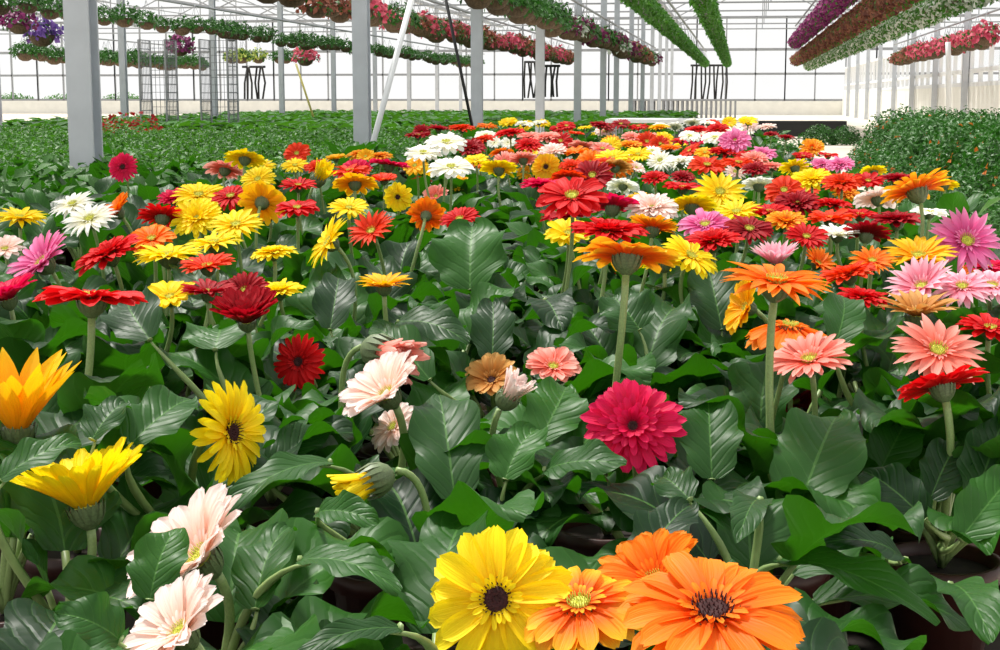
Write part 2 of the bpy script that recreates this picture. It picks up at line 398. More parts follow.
# ------------------------------------------------------------------ the flowers of the main bed: column, row, apparent width in the photograph
ORI = {'u': (0,-.15,1), 'U': (0,-.4,.92), 't': (0,-.7,.72), 'f': (0,-.95,.3), 'b': (0,.42,.9), 'B': (0,.88,.4), 'l': (-.5,-.35,.75), 'r': (.5,-.35,.75), 'L': (-.85,-.4,.3), 'R': (.8,-.5,.3)}
CAT = [  # px, py, w, colour, variety, facing, cup, centre, label
 (497,600,150,'Y','w',(0,-.9,.42),2,'k','gerbera with big yellow dark-centred flower at front, left of the orange ones'),
 (712,614,192,'O','w',(.05,-.32,.94),4,'k','gerbera with the largest orange flower, open wide with dark maroon centre'),
 (656,582,112,'O','w',(-.35,-.35,.85),34,'g','orange gerbera leaning just behind the largest orange flower'),
 (580,606,132,'Q','w',(-.12,-.3,.92),-4,'g','yellow-tipped orange gerbera drooping over the big yellow flower'),
 (18,428,126,'G','h',(.02,.0,1),56,'g','golden gerbera cupped upwards on a thick stem at the left edge'),
 (86,508,134,'Y','n',(-.22,.06,.97),44,'g','yellow gerbera seen from below, grey-green calyx, below the golden one'),
 (230,432,108,'Y','n',(.95,-.3,.1),10,'k','yellow narrow-petalled gerbera turned sideways on a bent pale stem'),
 (202,560,146,'L','w',(-.5,-.4,.72),34,'g','pale blush gerbera at the front left, upper of the two'),
 (182,634,124,'L','w',(-.5,-.4,.75),30,'g','pale blush gerbera at the front left, lower of the two'),
 (633,427,100,'M','d',(0,-.86,.48),8,'k','magenta gerbera facing forward with dark centre, middle front of bed'),
 (299,362,57,'R','n',(-.12,-.95,.25),6,'k','small bright red gerbera facing forward with dark centre'),
 (247,322,68,'C','d',(0,-.3,.95),40,'g','dark red double gerbera just left of the small bright red one'),
 (92,300,110,'R','w',(.02,.1,1),8,'g','wide flat red gerbera above the golden one at left'),
 (44,264,76,'P','n',(-.45,-.5,.7),28,'g','bright pink gerbera behind the wide flat red one'),
 (8,300,66,'M','w',(-.2,-.15,.95),34,'g','pinkish red gerbera cut by the left edge'),
 (5,250,42,'L','w','U',20,'g','pale gerbera at the left edge, behind the pinkish red one'),
 (168,257,72,'Y','p',(0,-.12,1),14,'g','yellow gerbera on a tall stem, front of the three yellow ones at left'),
 (214,244,62,'Y','p','u',12,'g','yellow gerbera right of the yellow one on a tall stem'),
 (236,226,60,'Y','p','U',10,'g','yellow gerbera rearmost of the three yellow ones at left'),
 (110,256,70,'R','d',(-.3,-.3,.9),14,'g','red double gerbera behind the wide flat red one, left of yellow'),
 (152,240,50,'O','w','U',16,'g','orange gerbera behind the front yellow one at left'),
 (90,220,60,'W','p',(-.1,-.5,.86),8,'g','white gerbera with greenish centre, nearest white one at left'),
 (73,205,48,'W','p',(-.1,-.45,.9),8,'g','white gerbera behind the nearest white one at left'),
 (118,213,44,'O','w','l',30,'g','orange gerbera touching the white pair at left'),
 (20,219,56,'Y','p','u',14,'g','yellow gerbera at the left edge beside the white pair'),
 (199,196,54,'Y','n','U',8,'g','yellow gerbera below the bent salmon one, left side'),
 (174,200,34,'M','d','U',20,'g','magenta gerbera just left of a yellow one, left side'),
 (72,188,18,'R','w','U',30,'g','small red half-open gerbera behind the white pair'),
 (123,167,31,'M','n','f',6,'k','lone crimson pink gerbera standing clear before the green bed at left'),
 (225,170,42,'S','w','b',6,'g','salmon gerbera with back turned, left side'),
 (245,159,44,'Y','w','b',6,'g','yellow gerbera seen from below, highest of the left group'),
 (258,180,38,'Y','n','t',10,'g','yellow gerbera below the one seen from below'),
 (262,203,50,'G','w','B',12,'g','golden gerbera turned away showing its calyx and pale stem'),
 (270,216,32,'R','d','U',20,'g','red gerbera under the golden one turned away'),
 (297,154,28,'V','w','t',14,'g',None), (295,166,30,'Y','n','U',10,'g',None), (318,168,30,'V','d','U',14,'g',None), (336,159,22,'G','w','u',24,'g',None),
 (350,172,42,'V','w','u',12,'g',None), (355,184,46,'G','w','b',8,'g',None), (389,166,42,'M','w',(.1,.15,.95),16,'g',None), (384,181,28,'V','w','u',26,'g',None),
 (398,197,30,'Y','w',(.1,-.97,.12),4,'k','yellow gerbera with dark centre squarely facing forward, middle distance'),
 (349,209,44,'Y','n','U',12,'g',None),
 (330,243,62,'Y','p',(-.62,-.35,.45),14,'g','yellow gerbera drooping to the left, centre left of the bed'),
 (372,232,52,'V','p',(-.2,-.6,.7),24,'g','ragged orange red gerbera right of the drooping yellow one'),
 (384,287,58,'G','p',(0,-.1,1),26,'g','golden orange spiky gerbera low among the leaves, centre left'),
 (436,197,26,'S','w','t',30,'g',None), (426,216,40,'O','w','B',18,'g',None), (460,220,42,'R','n','U',18,'g',None),
 (446,143,44,'W','w','U',6,'g',None), (451,168,48,'W','w','U',6,'g',None), (430,151,22,'V','w','b',16,'g',None), (470,149,32,'C','d','U',16,'g',None),
 (476,161,28,'Y','w','U',14,'g',None), (499,170,40,'Y','w','b',14,'g',None), (459,183,22,'G','w','t',12,'g',None), (472,184,18,'V','w','t',12,'g',None),
 (462,129,28,'V','d','u',10,'g',None), (418,136,26,'C','w','u',12,'g',None), (415,166,26,'G','w','t',10,'g',None), (426,172,20,'Y','w','r',14,'g',None),
 (510,134,32,'R','d','u',12,'g',None), (531,138,30,'S','d','u',14,'g',None), (508,143,17,'W','w','t',10,'g',None), (421,183,22,'C','w','b',20,'g',None),
 (533,152,20,'Y','w','t',14,'g',None), (546,167,30,'G','w','f',4,'k','golden gerbera with dark centre facing forward, far middle of the bed'),
 (526,173,20,'G','w','t',12,'g',None), (575,153,30,'O','w','u',16,'g',None), (582,148,30,'S','w','b',10,'g',None), (572,167,28,'V','d','U',14,'g',None),
 (610,146,24,'Y','n','t',12,'g',None), (612,159,38,'Y','n','U',12,'g',None), (638,155,30,'Y','n','U',12,'g',None), (605,132,22,'L','w','U',14,'g',None),
 (585,128,16,'Y','n','u',12,'g',None), (601,126,24,'C','d','u',12,'g',None), (576,134,18,'V','w','u',16,'g',None), (632,138,22,'S','d','U',12,'g',None),
 (659,128,22,'G','d','u',12,'g',None), (663,140,22,'Y','w','t',10,'g',None), (660,161,30,'W','p','t',8,'g',None), (652,151,22,'W','p','U',8,'g',None),
 (690,151,24,'V','w','l',6,'g',None), (707,166,40,'V','w','U',10,'g',None), (705,153,22,'G','w','U',10,'g',None), (655,179,28,'R','d','U',16,'g',None),
 (683,178,26,'C','d','U',16,'g',None), (615,168,34,'B','w','b',14,'g',None), (636,168,22,'L','w','r',16,'g',None), (623,186,34,'W','w','b',4,'g',None),
 (572,198,74,'R','w',(0,-.45,.9),12,'g','broad red gerbera tipped forward, upper centre of the bed'),
 (541,186,44,'M','d','u',12,'g','magenta red gerbera left of the broad red one'),
 (652,209,54,'L','d','U',12,'g','cream pink double gerbera, left of the yellow cluster'),
 (640,199,28,'G','d','u',12,'g',None),
 (720,193,58,'Y','p','t',12,'g','top yellow gerbera of the yellow cluster, spiky petals'),
 (692,207,54,'Y','w','b',12,'g','yellow gerbera seen from below in the yellow cluster'),
 (737,213,54,'Y','p','U',12,'g','yellow gerbera at the right of the yellow cluster'),
 (705,226,57,'P','w','U',10,'g','bright pink gerbera in front of the yellow cluster'),
 (713,243,62,'R','d','u',14,'g','red gerbera tucked under the bright pink one'),
 (690,257,64,'Y','n',(.45,-.3,.8),8,'g','yellow gerbera tilted right, below the bright pink one'),
 (608,234,78,'R','d','u',14,'g','red double gerbera right behind the large bronze orange one'),
 (627,258,108,'Q','w',(.03,.32,.94),10,'g','large bronze orange gerbera seen from below on a long bare stem'),
 (570,260,24,'V','w','u',50,'g',None), (611,281,32,'R','d','U',20,'g',None), (664,266,48,'Y','n','b',18,'g',None),
 (776,284,114,'O','p',(.1,-.15,.97),10,'g','large orange long-petalled gerbera on a slanting stem, right of centre'),
 (776,264,50,'K','p','u',44,'g','pink gerbera poking up behind the large orange one'),
 (817,264,42,'O','p','r',34,'g','orange gerbera with upswept petals behind the large orange one'),
 (790,328,86,'O','w',(.1,-.05,1),-16,'g','orange gerbera hanging beneath the large orange one'),
 (748,308,58,'G','w','L',30,'g','golden gerbera turned left on a bowed pale stem'),
 (810,362,88,'S','n',(-.2,-.3,.9),18,'g','salmon pink gerbera above a big leaf, right of centre'),
 (797,404,48,'C','w',(-.4,-.2,.8),10,'g','dark crimson gerbera in shade under the salmon pink one'),
 (937,352,98,'S','p',(.12,-.55,.8),10,'g','salmon pink star gerbera with visible centre at right'),
 (917,316,84,'B','p',(0,-.1,.97),34,'g','pale bronze gerbera just behind the salmon pink star'),
 (942,388,92,'R','w',(-.25,.38,.88),14,'g','red gerbera with calyx showing, under the salmon pink star'),
 (922,288,72,'K','p',(-.3,-.4,.75),32,'g','light pink gerbera curling up, right side'),
 (962,288,66,'K','p','U',6,'g','pink gerbera right of the curling light pink one'),
 (992,287,60,'K','n','U',10,'g','pink gerbera at the right edge'),
 (990,330,66,'R','w','u',14,'g','red gerbera at the right edge below the pink one'),
 (966,242,78,'P','p',(.15,-.75,.6),10,'g','orchid pink gerbera with long petals at right'),
 (988,268,46,'M','w','u',14,'g','magenta gerbera under the orchid pink one'),
 (960,276,34,'O','w','t',10,'g','small orange gerbera below the orchid pink one'),
 (918,258,78,'G','p',(0,-.3,.95),20,'g','golden orange gerbera left of the orchid pink one'),
 (872,262,50,'O','p','U',16,'g','orange gerbera left of the golden orange one, right side'),
 (849,276,60,'V','d',(-.25,-.1,.95),16,'g','orange red gerbera on a thin dark stem, right side'),
 (897,222,54,'C','d','u',14,'g','dark red gerbera under the big tilted orange one'),
 (860,216,40,'R','w','u',16,'g',None),
 (917,192,76,'Q','n',(-.28,.35,.88),16,'g','big orange gerbera tilted to show its calyx, beside the right bed'),
 (945,186,28,'Y','w','b',14,'g',None), (930,213,38,'W','w','u',10,'g',None), (874,172,28,'Y','w','b',14,'g',None), (868,182,32,'R','w','U',16,'g',None), (896,180,36,'C','d','u',16,'g',None),
 (784,191,40,'V','w','t',8,'g',None), (770,213,44,'R','w','u',14,'g',None), (786,223,42,'Q','d','U',18,'g',None), (799,216,22,'Y','p','u',40,'g',None),
 (795,168,34,'Y','n','b',12,'g',None), (803,157,22,'R','w','u',18,'g',None), (828,156,22,'R','w','u',14,'g',None), (842,184,42,'V','d','U',14,'g',None),
 (845,194,30,'Q','d','U',14,'g',None), (833,206,40,'R','d','u',16,'g',None), (806,192,28,'V','w','U',14,'g',None), (822,165,24,'P','d','U',14,'g',None),
 (771,135,16,'C','d','u',16,'g',None), (786,138,18,'C','d','u',16,'g',None), (735,141,34,'P','d','t',10,'g',None), (715,138,30,'W','w','U',8,'g',None), (754,160,30,'S','d','U',14,'g',None),
 (735,172,24,'L','p','t',8,'g',None), (756,170,28,'C','d','U',14,'g',None), (697,131,26,'R','d','u',14,'g',None), (713,133,18,'S','w','u',12,'g',None), (745,132,20,'W','w','U',8,'g',None),
 (388,396,94,'L','w',(-.45,-.4,.8),34,'g','pale blush gerbera with loose petals, centre left among leaves'),
 (394,428,60,'L','w',(-.5,-.5,.6),14,'g','pale blush gerbera below the other loose-petalled blush one'),
 (414,379,38,'B','p','r',34,'g','cream half-open gerbera beside the loose-petalled blush one'),
 (492,381,56,'B','w','t',30,'k','bronze gerbera half open between leaves, centre'),
 (553,368,58,'S','w',(.1,-.4,.8),18,'g','peach pink gerbera behind the magenta one'),
 (474,413,40,'L','p','u',22,'g','pale narrow gerbera half hidden by leaves, centre'),
 (195,394,36,'C','w','U',20,'g','dark crimson gerbera deep in shade left of the sideways yellow one'),
 (851,391,30,'S','p','u',44,'g','small salmon half-open gerbera low at right'),
]
# far end of the bed: blooms of every colour, thinning out with distance
rf = random.Random(11)
fx = []
for lim, tries, y0, y1, pw, (xa, xb), kx, ky in ((76, 3000, 122.5, 44, 1.4, (430, 800), .36, .16), (150, 6000, 142, 96, 1.1, (500, 915), .28, .145), (160, 3000, 150, 62, 1, (150, 420), .36, .22), (178, 4000, 190, 110, 1, (5, 300), .30, .2), (188, 3000, 200, 100, 1, (850, 995), .28, .2)):
  for _ in range(tries):
    py = y0 + y1 * rf.random() ** pw; px = rf.uniform(xa, xb)
    if px > 772 + (py - 122) * 1.6 or px < 455 - (py - 122) * 3.4 or (xa == 430 and px > 775 + (py - 122) * .6): continue
    w = min(56, (py - 97) * .40 + 10)
    if (752 < px < 812 and 134 < py < 168) or (300 < px < 565 and py > 182): continue
    if any(abs(px - q[0]) < (w + q[2]) * kx and abs(py - q[1]) < (w + q[2]) * ky for q in CAT + fx): continue
    fx.append((px, py, w * rf.uniform(.8, 1.05), rf.choice('YYRRVOCG' if xb == 300 else 'OOKRVRC' if xa == 850 else 'YYVRRCGOWWSPLQMV'), rf.choice('wndd'), rf.choice('uuUUtb'), rf.choice((6, 12, 16, 22)), 'g', None))
    if len(fx) >= lim: break
ALL = CAT + fx
BUDS = [  # px, py, length px, colour, axis, label
 (374,350,66,'S',(.75,-.4,-.1),'salmon bud still closed, green calyx at left, on a bowed stem'),
 (382,477,64,'Y',(-.75,-.45,-.3),'nodding yellow bud on a curved grey-green stem, front centre'),
 (505,402,44,'L',(.5,-.2,.7),'whitish green bud beside the bronze gerbera, centre'),
 (352,155+58,26,'Y',(.3,-.3,.8),'yellow green bud behind the near yellow gerberas, left of centre'),
 (316,182,30,'Y',(.5,-.2,.7),'lime yellow bud between the far yellow gerberas, left of centre'),
]
BUDS.pop(3)
def h0(py):
    if py < 180: return .215
    if py > 520: return .375
    return .215 + (py - 180) / 340 * .16
heads = []
for q in ALL:
    px, py, w = q[:3]
    rz = -ray(px, py).z; t = h0(py) / rz; D = min(.125, max(.078, w * t / F)); t = F * D / w
    heads.append([at(px, py, t), D, q, t])
bases = []
for hd in heads:
    p, D, q, t = hd; nv = Vector(ORI[q[5]] if isinstance(q[5], str) else q[5]).normalized()
    bases.append([p.x - nv.x * .06 + R.uniform(-.03, .03), max(.62, p.y - nv.y * .05 + R.uniform(-.02, .05))])
for px, py, w, c, ax, lab in BUDS:
    D = .095 if py > 300 else .08
    t = h0(py) / -ray(px, py).z; D = w * t / F / .8 / .62
    a = Vector(ax).normalized(); p = at(px, py, t)
    heads.append([p, D, (px, py, w, c, 'bud', ax, 0, None, lab), t])
    bases.append([p.x - a.x * .05, p.y + .03])
def relax(pts, dmin, it, nfix=0):
    for _ in range(it):
        for i in range(len(pts)):
            for j in range(max(nfix, i + 1), len(pts)):
                dx = pts[j][0] - pts[i][0]; dy = pts[j][1] - pts[i][1]; d = math.hypot(dx, dy)
                if 1e-6 < d < dmin:
                    k = (dmin - d) / d * .5
                    if i >= nfix: pts[i][0] -= dx * k; pts[i][1] -= dy * k
                    pts[j][0] += dx * k; pts[j][1] += dy * k
relax(bases, .142, 40)
# leafy plants with no open flower fill the rest of the bed
fill = []
rp_ = random.Random(5)
def inview(x, y, m=90):
    p = proj(Vector((x, y, .42))); return p and -m < p[0] < 1000 + m and p[1] < 800
for _ in range(9000):
    Y = .78 + 12.2 * rp_.random() ** 1.5; X = rp_.uniform(-2.25, .26)
    if not inview(X, Y) or (X > .05 and Y < 1.75): continue
    d = .19 if Y < 3.5 else (.26 if Y < 6 else .5)
    if any(abs(X - b[0]) < d and math.hypot(X - b[0], Y - b[1]) < d for b in bases) or any(math.hypot(X - b[0], Y - b[1]) < d * 1.1 for b in fill): continue
    fill.append([X, Y])
    if len(fill) + len(heads) >= 352: break

# ------------------------------------------------------------------ labels for the far blooms
def zone(px, py): return 'far end of the bed' if py < 140 else 'far half of the bed' if py < 158 else 'middle of the bed' if py < 180 else 'nearer half of the bed'
def nth(k): return str(k) + ('th' if 10 < k % 100 < 14 else {1: 'st', 2: 'nd', 3: 'rd'}.get(k % 10, 'th'))
ORD = 'first second third fourth fifth sixth seventh eighth ninth tenth eleventh twelfth thirteenth fourteenth fifteenth sixteenth seventeenth eighteenth'.split()
buck = {}
for i, hd in enumerate(heads):
    if hd[2][8] is None: buck.setdefault((hd[2][3], zone(*hd[2][:2])), []).append(i)
LAB = {}
for (c, z), ids in buck.items():
    ids.sort(key=lambda i: heads[i][2][0])
    for k, i in enumerate(ids):
        LAB[i] = f'{CN[c]} gerbera, {z}, ' + ('only one of its colour' if len(ids) == 1 else f'{nth(k + 1)} of its colour from left')
# ------------------------------------------------------------------ build the gerberas
def bez(p0, p1, p2, p3, n):
    out = []
    for i in range(n + 1):
        t = i / n; s = 1 - t
        out.append(p0*s**3 + p1*3*s*s*t + p2*3*s*t*t + p3*t**3)
    return out
ell = []      # what a leaf should not hide: column, row, half width, half height, depth
for p, D, q, t in heads:
    nv = Vector(ORI[q[5]] if isinstance(q[5], str) else q[5]).normalized()
    vd = (p - CAM).normalized(); fr = abs(nv.dot(vd)); w = q[2] * .5
    ell.append((q[0], q[1] - (w * .35 * math.sin(math.radians(q[6]))), w * (.95 if abs(nv.x) < .5 else .8), w * max(fr, .3 + .5 * abs(nv.x)), t))
    if q[2] > 90 and q[1] < 350: ell.append((q[0], q[1] + w * .9, 12, w * .6, t))
HERO = [
 ((398,322),(470,338),2.15,2.10,48,(-.1,-.45,.9)), ((492,362),(500,304),2.12,2.2,46,(0,-.75,.65)), ((800,505),(842,420),1.55,1.66,92,(-.1,-.7,.7)),
 ((712,480),(704,402),1.52,1.6,62,(.1,-.8,.6)), ((455,500),(438,398),1.50,1.62,74,(.2,-.8,.55)), ((330,462),(228,508),1.50,1.42,44,(0,-.35,.95)),
 ((130,445),(198,405),1.42,1.5,62,(.1,-.6,.8)), ((92,440),(128,405),1.4,1.44,50,(-.1,-.5,.85)), ((0,480),(80,446),1.3,1.34,44,(0,-.5,.85)),
 ((255,610),(285,530),1.22,1.3,62,(-.2,-.75,.65)), ((300,560),(402,585),1.2,1.16,52,(.1,-.3,.95)), ((318,512),(378,520),1.3,1.27,40,(0,-.6,.8)),
 ((640,570),(690,508),1.3,1.36,60,(-.2,-.7,.7)), ((545,470),(620,470),1.5,1.45,50,(0,-.5,.85)), ((780,560),(922,628),1.4,1.26,52,(0,-.35,.95)),
 ((400,628),(300,655),1.02,.98,34,(0,-.5,.85)), ((150,600),(166,530),1.16,1.2,56,(.2,-.8,.5)), ((640,330),(610,300),2.15,2.2,60,(0,-.6,.8)),
 ((470,290),(478,228),2.5,2.6,80,(-.1,-.7,.7)), ((545,300),(560,330),2.3,2.2,50,(0,-.5,.85)), ((880,470),(912,420),1.7,1.74,56,(.1,-.6,.8)),
 ((722,330),(706,272),2.4,2.5,56,(0,-.7,.7)), ((150,340),(120,310),1.9,2.0,60,(0,-.6,.75)), ((215,350),(228,330),1.9,1.98,70,(0,-.5,.85)),
 ((160,290),(172,330),2.3,2.2,40,(-.5,-.8,.3)), ((205,300),(190,262),2.3,2.4,44,(.3,-.85,.4)), ((430,380),(370,330),2.0,2.1,44,(0,-.5,.85)),
 ((540,440),(575,392),1.62,1.7,62,(.1,-.6,.75)), ((690,500),(660,480),1.4,1.45,44,(0,-.6,.75)), ((760,500),(735,540),1.4,1.3,40,(0,-.5,.8)),
 ((120,640),(60,610),1.05,1.04,60,(0,-.5,.85)), ((835,345),(850,300),1.9,2.0,44,(.2,-.6,.75)), ((330,330),(345,280),2.2,2.3,44,(.1,-.8,.5)), ((505,480),(530,430),1.5,1.55,58,(-.1,-.7,.65)),
 ((960,540),(1012,478),1.5,1.56,56,(.1,-.7,.7)), ((905,560),(830,545),1.42,1.36,50,(0,-.5,.85)), ((925,520),(868,470),1.55,1.6,50,(-.2,-.7,.7)), ((950,585),(985,640),1.38,1.25,60,(0,-.6,.8)),
 ((930,500),(950,440),1.6,1.66,48,(.1,-.8,.6)), ((975,500),(992,420),1.6,1.66,60,(.2,-.8,.6)), ((700,585),(640,620),1.25,1.15,44,(0,-.5,.85)), ((270,470),(330,430),1.6,1.66,44,(0,-.7,.7)),
]
for (b, tp, tb, tt, wpx, nrm) in HERO: ell.append(((b[0]*.45 + tp[0]*.55), (b[1]*.45 + tp[1]*.55), max(wpx*.36, abs(b[0]-tp[0])*.38), max(wpx*.3, abs(b[1]-tp[1])*.38), min(tb, tt) - .02))
ell += [(12, 555, 10, 95, 1.3), (105, 565, 14, 40, 1.25), (236, 620, 10, 26, 1.2), (185, 465, 12, 30, 1.5), (745, 370, 14, 40, 1.9), (953, 450, 8, 36, 1.6)]
def covers(o_loc, M, mesh_pts):
    n = 0
    for v in mesh_pts:
        pr = proj(o_loc + M @ v)
        if pr is None or (pr[2] < .98 and pr[1] < 660): return 99
        for (ex, ey, ew, eh, et) in ell:
            if pr[2] < et + .01 and ((pr[0] - ex) / ew) ** 2 + ((pr[1] - ey) / eh) ** 2 < 1: n += 1; break
    return n
SAMP = [[Vector(m.vertices[i].co) for i in range(0, len(m.vertices), 7)] for m in LV]
plants = []
def base_plant(x, y, label, group=None):
    e = empty('gerbera_plant', (x, y, BZ), label, 'potted flower', group)
    link('pot', POTM, e); plants.append((e, x, y))
    return e
CROWNL = Vector((0, 0, .14))
def add_leaves(e, x, y, n, rnd, top=1.0):
    near = y < 3.6
    if not near:
        f = link('foliage', rnd.choice(FOL), e, CROWNL); f.rotation_euler.z = rnd.uniform(0, 6.28)
        s = rnd.uniform(.92, 1.12) * (1.05 if y < 6 else 1.15); f.scale = (s, s, s * rnd.uniform(.85, 1)); return
    az0 = rnd.uniform(0, 6.28)
    for k in range(n):
        for tr_ in range(6):
            kind = rnd.choice((0, 1, 1, 2, 2)) if tr_ < 3 else 2
            iv = rnd.randrange(4) * 3 + kind
            M = Matrix.Rotation(az0 + k * 2.4 + rnd.uniform(-.4, .4) + tr_ * .7, 3, 'Z') @ Matrix.Rotation(rnd.uniform(-.22, .22), 3, 'Y') @ Matrix.Rotation(rnd.uniform(-.1, .12) - .09 * tr_, 3, 'X') 
            s = rnd.uniform(.85, 1.15) * (1 - .06 * tr_)
            M = M @ Matrix.Diagonal((s, s, s))
            if covers(Vector((x, y, BZ)) + CROWNL, M, SAMP[iv]) <= 1: break
        else: continue
        o = link('leaf', LV[iv], e); o.matrix_local = Matrix.Translation(CROWNL) @ M.to_4x4()
def add_flower(e, x, y, p, D, q, i, rnd):
    px, py, w, c, var, ori, cup, cen, lab = q
    nv = Vector(ORI[ori] if isinstance(ori, str) else ori)
    if isinstance(ori, str): nv += Vector((rnd.uniform(-.12, .12), rnd.uniform(-.08, .08), 0))
    nv.normalize(); loc = p - Vector((x, y, BZ))
    quat = Vector((0, 0, 1)).rotation_difference(nv) @ Quaternion((0, 0, 1), rnd.uniform(0, 6.28))
    if var == 'bud':
        fl = link('flower_bud', bud_mesh(c), e, loc); s = D * .62
        off = .2 * s; sr = .0036
    else:
        me, s = flower_mesh(var, cup, i % 2, c)
        fl = link('flower', me, e, loc); fl.material_slots[0].link = 'OBJECT'; fl.material_slots[0].material = PC[c]
        s = D; off = .16 * D; sr = .0044 if w > 90 else .0034
    fl.rotation_mode = 'QUATERNION'; fl.rotation_quaternion = quat; fl.scale = (s, s, s)
    if var == 'bud': link('calyx', BCAL, fl)
    else:
        if w > 17: link('flower_centre', CEN[cen], fl)
        if w > 17: link('calyx', CAL, fl)
    back = p - nv * off; cr = Vector((x, y, CROWN)); L = (back - cr).length
    pts = bez(cr, cr + Vector((0, 0, L * .5)), back - (nv * .8 + Vector((0, 0, .35))) * L * .3, back, 14)
    inv = (Matrix.Translation(p) @ quat.to_matrix().to_4x4() @ Matrix.Scale(s, 4)).inverted()
    mb = MB(); mb.tube([inv @ v for v in pts], [sr * 1.15 / s] * 7 + [sr / s] * 8, 8)
    mb.build('stem', STEM, fl, smooth=True)
for i, (p, D, q, t) in enumerate(heads):
    px, py, w, c, var, ori, cup, cen, lab = q
    x, y = bases[i]; rnd = random.Random(100 + i)
    e = base_plant(x, y, lab if lab else LAB[i])
    add_flower(e, x, y, p, D, q, i, rnd)
    if py < 172 and lab is None and rnd.random() < .6:      # far plants often carry a second bloom
        D2 = D * rnd.uniform(.8, 1); add_flower(e, x, y, p + Vector((rnd.choice((-1, 1)) * rnd.uniform(.06, .11), rnd.uniform(-.08, .1), rnd.uniform(-.05, .01))), D2, q[:2] + (w * D2 / D, c, var, rnd.choice('uUt')) + q[6:], i, rnd)
    add_leaves(e, x, y, 6 if y < 1.6 else 8, rnd)
for k, (x, y) in enumerate(fill):
    if y < 3.6: lab, g = 'leafy gerbera plant with no open flower among the nearer flowering ones', 'flowerless gerberas at the front'
    else: lab, g = 'leafy gerbera plant with no open flower in the farther part of the bed', 'flowerless gerberas farther back'
    e = base_plant(x, y, lab, g)
    add_leaves(e, x, y, 8, random.Random(900 + k))

# big single leaves of the nearest plants: (base column,row) -> (tip column,row), depths, width in pixels, facing
rh = random.Random(4)
for (b, tp, tb, tt, wpx, nrm) in HERO:
    P0 = at(b[0], b[1], tb); P1 = at(tp[0], tp[1], tt); L = (P1 - P0).length; W = wpx / F * (tb + tt) / 2
    e, ex, ey = min(plants, key=lambda q: (q[1] - P0.x) ** 2 + (q[2] - P0.y - .05) ** 2 + (.2 if q[2] < P0.y - .01 else 0))
    yax = (P1 - P0).normalized(); zax = Vector(nrm); zax = (zax - yax * zax.dot(yax)).normalized(); xax = yax.cross(zax)
    M = Matrix((xax, yax, zax)).transposed(); o_ = P0 - Vector((ex, ey, BZ))
    mb = MB(); c0 = CROWNL.copy()
    leaf_into(mb, L * 1.06, W, .001, D_(22), D_(22), D_(-26), D_(rh.uniform(8, 20)), .10, .09, rh, 22, 12, xf=lambda p, M=M, o_=o_: tuple(o_ + M @ Vector(p)), tone=rh.random())
    mb.tube(bez(c0, c0 + Vector((0, 0, .06)), o_ - yax * .05 - zax * .02, o_ + yax * L * .10 + zax * (L * .03 - .004), 12), [.0042] * 9 + [.0034, .0026, .0018, .0012], 6, 1)
    mb.build('leaf', [LEAF, STEM], e, smooth=True)

# ------------------------------------------------------------------ bushy green plants of the side beds
def cloud(rad, hgt, n, ls, mats, frac=0.0, seed=1, base=.0, cyl=None, name='foliage', narrow=.5):
    """a mass of small folded leaves (material 0) and blooms (material 1) over a dome, or along a roll of half length cyl"""
    rnd = random.Random(seed); mb = MB()
    for k in range(n):
        if cyl is None:
            a = rnd.uniform(0, 2*PI); el = math.asin(rnd.uniform(-.25, 1)); s = rnd.uniform(.55, 1.0) ** .5 * (1 + .14 * math.sin(3*a + seed) )
            d = Vector((math.cos(a)*math.cos(el), math.sin(a)*math.cos(el), math.sin(el)))
            p = Vector((d.x*rad*s, d.y*rad*s, base + hgt*(.25 + .75*max(d.z, -.3))*s)); out = d
        else:
            a = rnd.uniform(0, 2*PI); s = rnd.uniform(.7, 1.08); out = Vector((math.cos(a), 0, math.sin(a)))
            p = Vector((out.x*rad*s, rnd.uniform(-cyl, cyl), base + out.z*hgt*s))
        bl = rnd.random() < frac and (out.z > -.35 or cyl is not None)
        up = (out + Vector((rnd.uniform(-.7, .7), rnd.uniform(-.7, .7), rnd.uniform(-.1, .9)))).normalized()
        dr = up.orthogonal().normalized(); dr = Quaternion(up, rnd.uniform(0, 2*PI)) @ dr; dr = (dr + out*.5).normalized(); sd = up.cross(dr).normalized()
        l = ls * rnd.uniform(.6, 1.25); w = l * narrow * (1.7 if bl else 1)
        vs = [p, p + dr*l*.45 + sd*w*.5 + up*l*.08, p + dr*l - up*l*.12, p + dr*l*.45 - sd*w*.5 + up*l*.08, p + dr*l*.5]
        mb.add(vs, [(0, 1, 4), (1, 2, 4), (2, 3, 4), (3, 0, 4)], [(.5, 0), (1, .5), (.5, 1), (0, .5), (.5, .5)], 1 if bl else 0, rnd.random())
    return mb.mesh(name, mats, True)
BPOT = pot_mesh(.09, .14)
LBUSH = [cloud(.25, .34, 420, .062, [BUSH], seed=s) for s in range(4)]
NBUSH = [cloud(.28, .36, 190, .115, [LEAF], seed=s, narrow=.62) for s in (21, 22, 23)]
RBUSH = [cloud(.27, .5, 900, .062, [BUSHD, BLOOM['orange']], frac=f, seed=s, narrow=.42) for s, f in ((11, 0), (12, 0), (13, 0), (14, .025))]
rb = random.Random(31)
def bush(x, y, meshes, label, group, s=1.0, z=BZ, pot=True):
    e = empty('bushy_plant', (x, y, z), label, 'potted plant', group)
    if pot: link('pot', BPOT, e)
    f = link('foliage', rb.choice(meshes), e, (0, 0, .10 if pot else 0)); f.rotation_euler.z = rb.uniform(0, 6.28); k = s * rb.uniform(.9, 1.12); f.scale = (k, k, k)
    return e
n = 0; Y = 4.6
